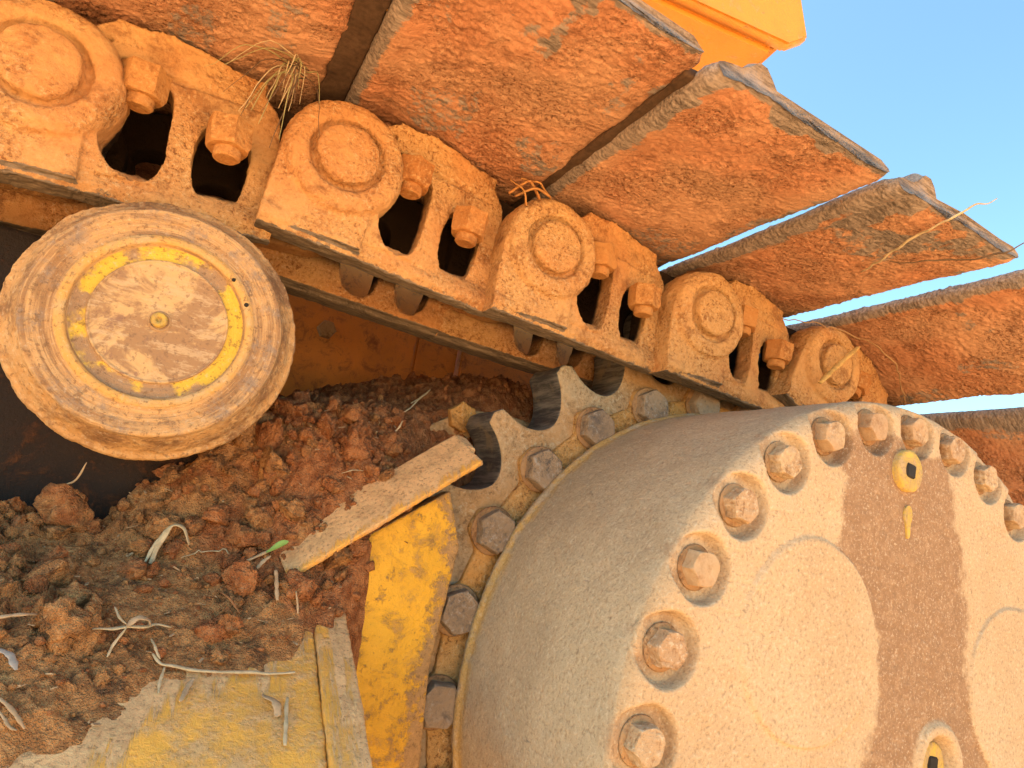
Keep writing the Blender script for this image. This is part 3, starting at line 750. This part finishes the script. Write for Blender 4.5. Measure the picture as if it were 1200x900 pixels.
# ------------------------------------------------------------------ soil heap
CP = np.array([(-.161, .1, -.298), (-.102, .1, -.300), (-.132, .04, -.333), (-.11, -.04, -.366), (-.099, -.08, -.398), (-.077, .07, -.323), (-.062, -.02, -.368), (-.046, .1, -.262), (-.068, .085, -.280),
    (-.009, .1, -.220), (.023, .1, -.203), (.018, .075, -.257), (.025, .04, -.314), (.027, 0, -.352), (.062, .11, -.197), (.082, .056, -.262), (.106, .064, -.235), (.12, .11, -.200), (.119, .08, -.243), (.079, .045, -.302), (.073, .03, -.335),
    (.17, .2, -.139), (.239, .22, -.112), (.32, .24, -.096), (.097, .17, -.170), (.038, .16, -.183), (-.022, .06, -.315), (-.016, 0, -.354), (-.041, .1, -.243),
    (-.3, .1, -.30), (-.3, .0, -.35), (-.3, -.1, -.40), (-.10, .16, -.315), (-.3, .16, -.31), (-.05, .17, -.25), (.0, .26, -.19), (.12, .3, -.13), (.3, .36, -.075), (-.1, .3, -.3), (-.3, .38, -.3), (.05, .4, -.16), (.4, .3, -.08), (.2, .40, -.09),
    (-.101, -.100, -.424), (-.064, -.070, -.4045), (-.034, -.044, -.3905), (-.006, -.030, -.383), (.025, -.024, -.379), (.046, .004, -.3655), (-.034, -.09, -.425), (.02, -.09, -.425), (.05, -.06, -.41), (-.1, -.15, -.46), (.05, -.15, -.46), (-.3, -.15, -.455)])
def tps_fit(P, z, lam=2e-4):
    d = np.hypot(P[:, None, 0] - P[None, :, 0], P[:, None, 1] - P[None, :, 1]); Kk = np.where(d > 0, d * d * np.log(d + 1e-12), 0) + lam * np.eye(len(P))
    Q = np.hstack([np.ones((len(P), 1)), P]); A_ = np.block([[Kk, Q], [Q.T, np.zeros((3, 3))]])
    return np.linalg.solve(A_, np.concatenate([z, np.zeros(3)]))
CO = tps_fit(CP[:, :2], CP[:, 2])
def soil_base(x, y):
    d = np.hypot(x[:, None] - CP[None, :, 0], y[:, None] - CP[None, :, 1])
    return (np.where(d > 0, d * d * np.log(d + 1e-12), 0)) @ CO[:len(CP)] + CO[-3] + CO[-2] * x + CO[-1] * y
def soil_h(x, y):
    z = soil_base(x, y); p = np.stack([x, y, 0 * x], 1)
    wet = sst(-.02, .03, x + .35 * (y - .03))         # crumbly on the right, smoother clay on the left
    thick = np.clip(z - plate_z(y), 0, .02) / .02; thick = np.where(y > .05, 1, thick)
    n1 = fbm(p, 20, 3, 71) * .013
    n2 = -np.abs(fbm(p, 34, 4, 72)) * .022 + .005
    n3 = fbm(p, 140, 4, 73, .62) * .0052 - np.abs(fbm(p * np.array([1, 1.6, 1]), 85, 3, 76)) * .006
    n4 = fbm(p, 420, 2, 74) * .0010
    h = z + (n1 + n2 * (.9 + .1 * wet) + n3 * (1.0 + .25 * wet) + n4) * (.25 + .75 * thick)
    h = np.where((y > .0) & (x < .045), np.maximum(h, plate_z(y) + .009 + .35 * (n1 + n2 + n3)), h)
    # heap ends at the slanted lip and the edge bar
    xr = np.interp(y, [-.3, -.02, .02, .03, .045, .06, .066, .075, .14, .16, .5], [.030, .045, .070, .079, .092, .120, .128, .134, .136, .5, .5]) + fbm(p, 40, 3, 75) * .008
    over = sst(0, .030, x - xr); h = h - over * .30 * (y < .158)
    # hollow under the roller
    hol = sst(.085, .125, y) * sst(-.080, -.105, x); h = h - hol * .07
    return h
NX, NY = 560, 470
gx = np.linspace(-.30, .40, NX); gy = np.concatenate([np.linspace(-.17, .17, 380), np.linspace(.17, .40, 91)[1:]]); NY = len(gy)
X, Y = np.meshgrid(gx, gy, indexing='ij'); X = X.ravel(); Y = Y.ravel(); H = soil_h(X, Y)
P3 = np.stack([X, Y, H], 1)
# horizontal shove makes crumbs overhang
jx = fbm(P3 * np.array([1, 1, 1.0]), 110, 3, 81) * .0018; jy = fbm(P3, 110, 3, 82) * .0018
P3[:, 0] += jx; P3[:, 1] += jy
red = sst(-.25, .35, fbm(P3, 16, 3, 91) + .9 * (X + .35 * (Y - .03) - .0) / .08 * .35)
def soil_mat():
    q = NB('clay_soil')
    a = q.attr('red')
    a = q.ramp(q.math('ADD', a, q.math('MULTIPLY', q.math('SUBTRACT', q.noise(55, 5, .7), .5), 1.6)), .3, .75)
    grey = q.mix(q.ramp(q.noise(120, 4, .75), .4, .62), (.37, .165, .058), (.60, .29, .105))
    redc = q.mix(q.ramp(q.noise(90, 5, .75), .38, .64), (.31, .105, .036), (.54, .225, .085))
    grey = q.mix(q.math('MULTIPLY', q.ramp(q.noise(42, 5, .75), .50, .64), .8), grey, (.11, .056, .028))
    c = q.mix(a, grey, redc)
    c = q.mix(q.math('MULTIPLY', q.ramp(q.noise(330, 4, .8), .58, .72), .7), c, (.56, .37, .21))
    c = q.mix(q.math('MULTIPLY', q.ramp(q.noise(240, 4, .8), .60, .74), .6), c, (.06, .042, .03))
    q.bumps([(q.math('ADD', q.math('MULTIPLY', q.noise(200, 3, .7), 1.8), q.noise(800, 2, .7)), .9, .003)])
    return q.fin(c, .88)
m_soil = soil_mat()
keep_f = grid_faces(NX, NY)
zc = P3[keep_f[:, 0], 2]; keep_f = keep_f[zc > -.50]
soil = thing('soil_heap', 'heap of red-brown clay soil piled on the track frame under the roller', 'soil', (0, 0, -.35), kind='stuff',
             data=me_from('soil_heap', P3 - np.array([0, 0, -.35]), keep_f, [m_soil], True, {'red': red}))

# crumbs
rng = np.random.default_rng(5)
bm = bmesh.new(); bmesh.ops.create_icosphere(bm, subdivisions=2, radius=1); ICO = np.array([v.co[:] for v in bm.verts]); ICF = np.array([[v.index for v in f.verts] for f in bm.faces]); bm.free()
bm = bmesh.new(); bmesh.ops.create_icosphere(bm, subdivisions=1, radius=1); ICO1 = np.array([v.co[:] for v in bm.verts]); ICF1 = np.array([[v.index for v in f.verts] for f in bm.faces]); bm.free()
bm = bmesh.new(); bmesh.ops.create_icosphere(bm, subdivisions=4, radius=1); ICO3 = np.array([v.co[:] for v in bm.verts]); ICF3 = np.array([[v.index for v in f.verts] for f in bm.faces]); bm.free()
def crumbs(n, smin, smax, region, seed, pw=2.2):
    r = np.random.default_rng(seed); x = r.uniform(region[0], region[1], n); y = r.uniform(region[2], region[3], n); z = soil_h(x, y)
    ok = (z > -.40) & (z > plate_z(y) + .001) | ((y > .05) & (z > -.34)); x, y, z = x[ok], y[ok], z[ok]
    VV = []; FF = []; RR = []; off = 0
    for i in range(len(x)):
        s = smin + (smax - smin) * r.random() ** pw
        I, J = (ICO3, ICF3) if s > .005 else ((ICO, ICF) if s > .0025 else (ICO1, ICF1))
        p = I * r.uniform(.6, 1.25, 3)
        p = p * (1 + .30 * vn(I * 1.7 + r.uniform(0, 99, 3), 3) + .18 * vn(I * 4 + r.uniform(0, 99, 3), 4) + (.10 * vn(I * 9 + r.uniform(0, 99, 3), 5) if len(I) > 200 else 0))[:, None]
        if s > .0022:
            for _ in range(7):
                dv = r.normal(0, 1, 3); dv /= np.linalg.norm(dv); ex = p @ dv - r.uniform(.35, .8); p = p - np.outer(np.maximum(ex, 0) * .9, dv)
            if len(I) > 200: p = p + I * (.10 * vn(I * 6 + r.uniform(0, 99, 3), 6) + .06 * vn(I * 14 + r.uniform(0, 99, 3), 7))[:, None]
        VV.append(p * s + np.array([x[i], y[i], z[i] + s * .35])); FF.append(J + off); off += len(I)
        RR.append(np.full(len(I), np.clip(.5 + (x[i] + .02) * 4 + r.normal(0, .4), 0, 1)))
    return np.concatenate(VV), np.concatenate(FF), np.concatenate(RR)
parts = [crumbs(130, .005, .018, (-.02, .125, .015, .145), 7, 2.4), crumbs(110, .004, .015, (-.17, .0, -.05, .11), 8, 2.4), crumbs(1500, .0006, .0022, (-.17, .14, -.08, .14), 1), crumbs(260, .002, .0075, (-.01, .13, .02, .15), 2, 3.0), crumbs(60, .002, .006, (-.17, .0, -.06, .12), 3, 2.5), crumbs(300, .0015, .006, (.02, .38, .15, .36), 4, 2.4)]
off = 0; VV = []; FF = []; RR = []
for a_, b_, c_ in parts: VV.append(a_); FF.append(b_ + off); RR.append(c_); off += len(a_)
thing('soil_crumbs', 'loose crumbs and small clods of clay scattered over the soil heap', 'soil', (0, 0, -.35), kind='stuff',
      data=me_from('soil_crumbs', np.concatenate(VV) - np.array([0, 0, -.35]), np.concatenate(FF), [m_soil], True, {'red': np.concatenate(RR)}))

# ------------------------------------------------------------------ straws, stalks, twigs
def stalk(name, label, cat, pts, r, mat, flat=.7, lift=True, taper=.45, jit=.0006, seed=0, n=22, group=None):
    q = spline(pts, n, jit * 1.6, seed)
    if lift: r *= .82; flat *= .6; q[:, 2] = np.maximum(q[:, 2], soil_h(q[:, 0], q[:, 1]) + r * .3) + r * .2
    u = np.linspace(0, 1, n); rad = r * (1 - (1 - taper) * np.abs(2 * u - 1) ** 3) * (1 + .15 * np.sin(u * 19 + seed))
    base = q[0].copy()
    return thing(name, label, cat, tuple(base), data=tube_me(name, q - base, rad, mat, 8, flat, seed), group=group)
D = lambda p, dx=0, dy=0, dz=0: (p[0] + dx, p[1] + dy, p[2] + dz)
stalk('dry_husk', 'curled pale dry husk arching over the middle of the soil heap', 'husk', [(-.0590, .043, -.336), (-.0591, .050, -.322), (-.0545, .052, -.306), (-.0450, .050, -.305), (-.0385, .049, -.316)], .0028, m_straw, .45, seed=1)
stalk('dry_husk', 'narrow dry husk strip tucked under the curled husk', 'husk', [(-.0640, .045, -.333), (-.0610, .050, -.319), (-.0550, .055, -.309)], .0014, m_straw, .5, seed=2)
stalk('straw', 'thin dry straw lying between the curled husk and the green leaf', 'straw', [(-.0418, .0487, -.325), (-.0207, .0501, -.318), (-.0007, .0399, -.320)], .0010, m_straw, seed=3)
stalk('grey_stalk', 'grey stalk running up to the small green leaf', 'stalk', [(-.0015, .0385, -.322), (.0103, .036, -.315), (.0225, .0328, -.304)], .0023, m_pale, seed=4)
stalk('grey_stalk', 'short grey stalk just below the small green leaf', 'stalk', [(.0089, .0319, -.326), (.0130, .034, -.320), (.0169, .0360, -.316)], .0020, m_pale, seed=5)
stalk('straw', 'short thick pale straw standing upright right of the green leaf', 'straw', [(.0206, .021, -.3235), (.0222, .013, -.333), (.0236, .0060, -.342)], .0019, m_pale, .8, taper=.8, jit=.0002, seed=6)
stalk('reddish_stalk', 'short reddish stalk lying in the centre of the soil', 'stalk', [(-.0127, .019, -.3425), (-.006, .0103, -.346), (.0009, .0039, -.352)], .0014, m_redtwig, seed=7)
stalk('dry_root', 'pale knotted root crossing the soil sideways at left', 'root', [(-.0818, -.0304, -.362), (-.0719, -.0280, -.361), (-.0636, -.028, -.3585), (-.0524, -.020, -.359), (-.0414, -.0130, -.360)], .0018, m_straw, seed=8, jit=.0014)
stalk('dry_root', 'thin root stub sticking up from the knotted root', 'root', [(-.0636, -.028, -.3585), (-.0690, -.0275, -.355), (-.0735, -.0200, -.350)], .0011, m_straw, seed=9)
stalk('dry_root', 'thin root running down from the knotted root', 'root', [(-.0640, -.028, -.3595), (-.0675, -.0300, -.367), (-.0706, -.0360, -.374)], .0011, m_straw, seed=10)
stalk('dry_husk', 'pale papery husk on the knotted root', 'husk', [(-.0640, -.030, -.3585), (-.0600, -.0285, -.3545), (-.0545, -.0250, -.3560), (-.0525, -.0240, -.3590)], .0030, m_pale, .4, seed=11)
stalk('dry_root', 'brown root stub right of the knotted root', 'root', [(-.0497, -.0180, -.3675), (-.0457, -.0260, -.3715), (-.0418, -.0290, -.376)], .0012, m_straw, seed=12)
stalk('long_root', 'long bent pale root lying along the lower edge of the soil', 'root', [(-.0472, -.0257, -.3735), (-.0393, -.031, -.3785), (-.0159, -.0335, -.3805), (.0141, -.0333, -.3805), (.038, -.0305, -.3790)], .0017, m_straw, .85, taper=.7, seed=13, n=36)
stalk('dry_root', 'root branch hanging down from the long bent root', 'root', [(-.0393, -.032, -.379), (-.0396, -.0395, -.3845), (-.0389, -.0475, -.3895)], .0012, m_straw, seed=14)
stalk('straw', 'flat white straw scrap pointing down below the long root', 'straw', [(-.0217, -.0380, -.3835), (-.0252, -.0460, -.3880), (-.0279, -.0535, -.3925)], .0019, m_pale, .4, seed=15)
stalk('straw', 'flat yellow straw hanging down over the yellow plate', 'straw', [(.0324, -.0495, -.3895), (.0307, -.0655, -.3985), (.0296, -.0802, -.4065)], .0016, m_straw, .4, taper=.7, jit=.0002, seed=16)
stalk('dry_leaf', 'crumpled grey dry leaf beside the straw on the yellow plate', 'leaf', [(.0202, -.0465, -.3890), (.0251, -.0560, -.3925), (.0229, -.0654, -.3985)], .0032, m_pale, .35, seed=17, jit=.0016)
stalk('white_scrap', 'curved white scrap at the left edge of the picture', 'scrap', [(-.1210, -.0507, -.3700), (-.1138, -.0535, -.3730), (-.1086, -.0600, -.3780)], .0026, m_grey, .4, seed=18)
stalk('grey_stalk', 'thick pale stalk slanting down in the lower left corner', 'stalk', [(-.1130, -.0735, -.3860), (-.1030, -.0790, -.3915), (-.0960, -.0815, -.3990)], .0017, m_pale, seed=19)
stalk('grey_stalk', 'thin forked stalk under the thick one in the lower left corner', 'stalk', [(-.1100, -.0766, -.3915), (-.1025, -.0805, -.3970), (-.0989, -.0811, -.3985)], .0012, m_pale, seed=20)
stalk('straw', 'pale straw entering from the left edge above the white scrap', 'straw', [(-.1290, -.0468, -.3560), (-.1190, -.0424, -.3540), (-.1100, -.0350, -.3550)], .0017, m_pale, seed=21)
stalk('straw', 'short pale straw left of the knotted root', 'straw', [(-.1028, -.0382, -.3630), (-.099, -.0340, -.3610), (-.0920, -.0330, -.3600)], .0016, m_pale, seed=22)
stalk('straw', 'thin bent white straw standing in the dark hollow under the roller', 'straw', [(-.1340, .082, -.2960), (-.1270, .080, -.2880), (-.1215, .079, -.2830), (-.1175, .079, -.2700)], .0009, m_pale, lift=False, seed=23)
stalk('straw', 'pale straw on the red soil left of the slanted lip', 'straw', [(.0785, .0880, -.2040), (.0845, .0880, -.2135), (.0885, .0820, -.2235)], .0015, m_pale, .6, seed=24)
stalk('straw', 'thin straw sticking up near the top end of the slanted lip', 'straw', [(.1065, .0960, -.2070), (.112, .0980, -.1960), (.1160, .1000, -.1850)], .0009, m_straw, lift=False, seed=25)
stalk('straw', 'curled straw on the red soil below the pale straw', 'straw', [(.0633, .0680, -.2440), (.0716, .0660, -.2400), (.0812, .0670, -.2390)], .0011, m_straw, seed=26)
stalk('straw', 'thin upright straw beside the corner of the yellow plate', 'straw', [(.0348, .0080, -.3345), (.0375, .0060, -.3430), (.0387, .0040, -.3490)], .0009, m_pale, lift=False, seed=27)
stalk('straw', 'pale straw on the dark soil behind the sprocket', 'straw', [(.150, .190, -.152), (.166, .200, -.138), (.176, .210, -.128)], .0016, m_straw, seed=28)
stalk('straw', 'long thin straw leaning on the dark soil left of the guard bolt', 'straw', [(.112, .125, -.185), (.135, .150, -.166), (.150, .165, -.150)], .0011, m_straw, seed=29)
# green leaf
lv = []; lf = []; L_ = np.array([(.0125, .0330, -.3125), (.0180, .0300, -.3070), (.0255, .0290, -.3035)])
c = spline(L_, 9); side = np.array([.35, -.25, .9]) * .0042
for i_, p_ in enumerate(c):
    w_ = math.sin(math.pi * (i_ + .3) / 9.2)
    lv += [p_ - side * w_, p_ + np.array([0, -.0012, .0]) * w_, p_ + side * w_]
lv = np.array(lv); lv = np.vstack([lv, lv + np.array([0.0003, .0006, 0])])
for i_ in range(8):
    for k_ in range(2):
        a_ = i_ * 3 + k_; lf += [(a_, a_ + 1, a_ + 4, a_ + 3), (a_ + 27, a_ + 30, a_ + 31, a_ + 28)]
thing('green_leaf', 'small green leaf on the soil heap', 'leaf', tuple(L_[0]), data=me_from('green_leaf', lv - L_[0], lf, [m_leaf]))
# straw across the pin boss, twigs and root caught on the shoes
stalk('straw', 'stiff golden straw wedged across the pin boss above the final drive', 'straw', [(.5500, -.012, -.0540), (.583, -.010, -.0230), (.620, -.008, .0090)], .0034, m_gold, .55, lift=False, taper=.8, jit=.0002, seed=30)
stalk('twig', 'pale bent twig sticking out from under a shoe into the sky', 'twig', [(.5085, -.0855, .0445), (.4931, -.1137, .0435), (.4775, -.1404, .0425), (.4660, -.1680, .0425), (.4600, -.1980, .0440), (.4680, -.2140, .0540), (.4800, -.2240, .0620)], .0012, m_straw, lift=False, taper=.5, jit=.0015, seed=31, n=40)
stalk('twig', 'dark thin twig poking out past the shoe edge at the right', 'twig', [(.500, -.118, .0440), (.5176, -.1405, .0430), (.535, -.166, .0425), (.5450, -.198, .0440), (.550, -.222, .0560)], .0011, m_twig, lift=False, taper=.4, jit=.0012, seed=32, n=32)
stalk('hanging_root', 'thin dark root hanging under the shoe above the final drive', 'root', [(.500, .005, .010), (.560, .006, .0240), (.628, .004, .0270), (.672, -.012, .0120), (.712, -.002, -.006), (.765, .024, -.026)], .0011, m_root, lift=False, taper=.6, jit=.0020, seed=33, n=44)
cl = thing('dry_clump', 'twisted clump of dry roots jammed between the second and third pin bosses', 'root clump', (.165, .010, .040))
for k_, pts in enumerate([[(-.020, .004, -.010), (-.004, -.004, .004), (.012, .000, -.006)], [(-.014, -.002, -.016), (.002, -.007, -.002), (.020, -.004, .000)], [(-.010, .002, .006), (.006, -.004, .008), (.024, .002, -.004)], [(-.022, .000, .000), (-.010, -.008, -.008), (-.004, -.006, -.020)]]):
    q = spline(pts, 14, .002, k_); link('root_strand', tube_me('root_strand', q, np.full(14, .0022 - .0003 * k_), m_nut, 7, .6), cl)
# dry grass tuft
gt = thing('grass_tuft', 'tuft of dry grass blades hanging between two track shoes', 'grass', (-.050, .004, .052))
rg = random.Random(4)
for k_ in range(26):
    L2 = rg.uniform(.022, .075); az = rg.gauss(0, .9); dx = -abs(math.sin(az)) * L2 * .8 if k_ % 4 else math.sin(abs(az)) * L2 * .4; dz = -math.cos(az * .8) * L2
    st_ = np.array([rg.uniform(-.010, .006), rg.uniform(-.006, .006), rg.uniform(-.004, .006)])
    mid = st_ + np.array([dx * .55, -.010 - rg.uniform(0, .008), dz * .35 + .004]); en = st_ + np.array([dx, -.012 - rg.uniform(-.004, .006), dz])
    q = spline([st_, mid, en], 12, .0012, k_); link('blade', tube_me('blade', q, np.linspace(.0008, .00025, 12), [m_grassb, m_straw, m_twig][k_ % 3], 5, .6), gt)
# chaff: uncounted flecks of straw
rg = np.random.default_rng(12); VV = []; FF = []; off = 0
xs = rg.uniform(-.16, .13, 200); ys = rg.uniform(-.07, .14, 200); zs = soil_h(xs, ys)
for x_, y_, z_ in zip(xs, ys, zs):
    if z_ < max(plate_z(y_) if y_ < .05 else -.34, -.41): continue
    L2 = rg.uniform(.0015, .008); a_ = rg.uniform(0, 6.28); wd = rg.uniform(.0003, .0009); ti = rg.uniform(-.5, .6)
    d_ = np.array([math.cos(a_) * math.cos(ti), math.sin(a_) * math.cos(ti), math.sin(ti)]); sd_ = np.array([-math.sin(a_), math.cos(a_), .3]); up_ = np.cross(d_, sd_)
    c_ = np.array([x_, y_, z_ + .0012])
    for sx in (-1, 1):
        for a2, b2 in ((-1, -.4), (1, -.4), (1, .4), (-1, .4)): VV.append(c_ + d_ * sx * L2 / 2 + sd_ * a2 * wd + up_ * b2 * wd)
    FF += [(off, off + 1, off + 2, off + 3), (off + 7, off + 6, off + 5, off + 4)] + [(off + k_, off + 4 + k_, off + 4 + (k_ + 1) % 4, off + (k_ + 1) % 4) for k_ in range(4)]; off += 8
thing('chaff', 'tiny flecks of dry straw strewn over the soil heap', 'chaff', (0, 0, -.35), kind='stuff', data=me_from('chaff', np.array(VV) - np.array([0, 0, -.35]), FF, [m_pale], False))
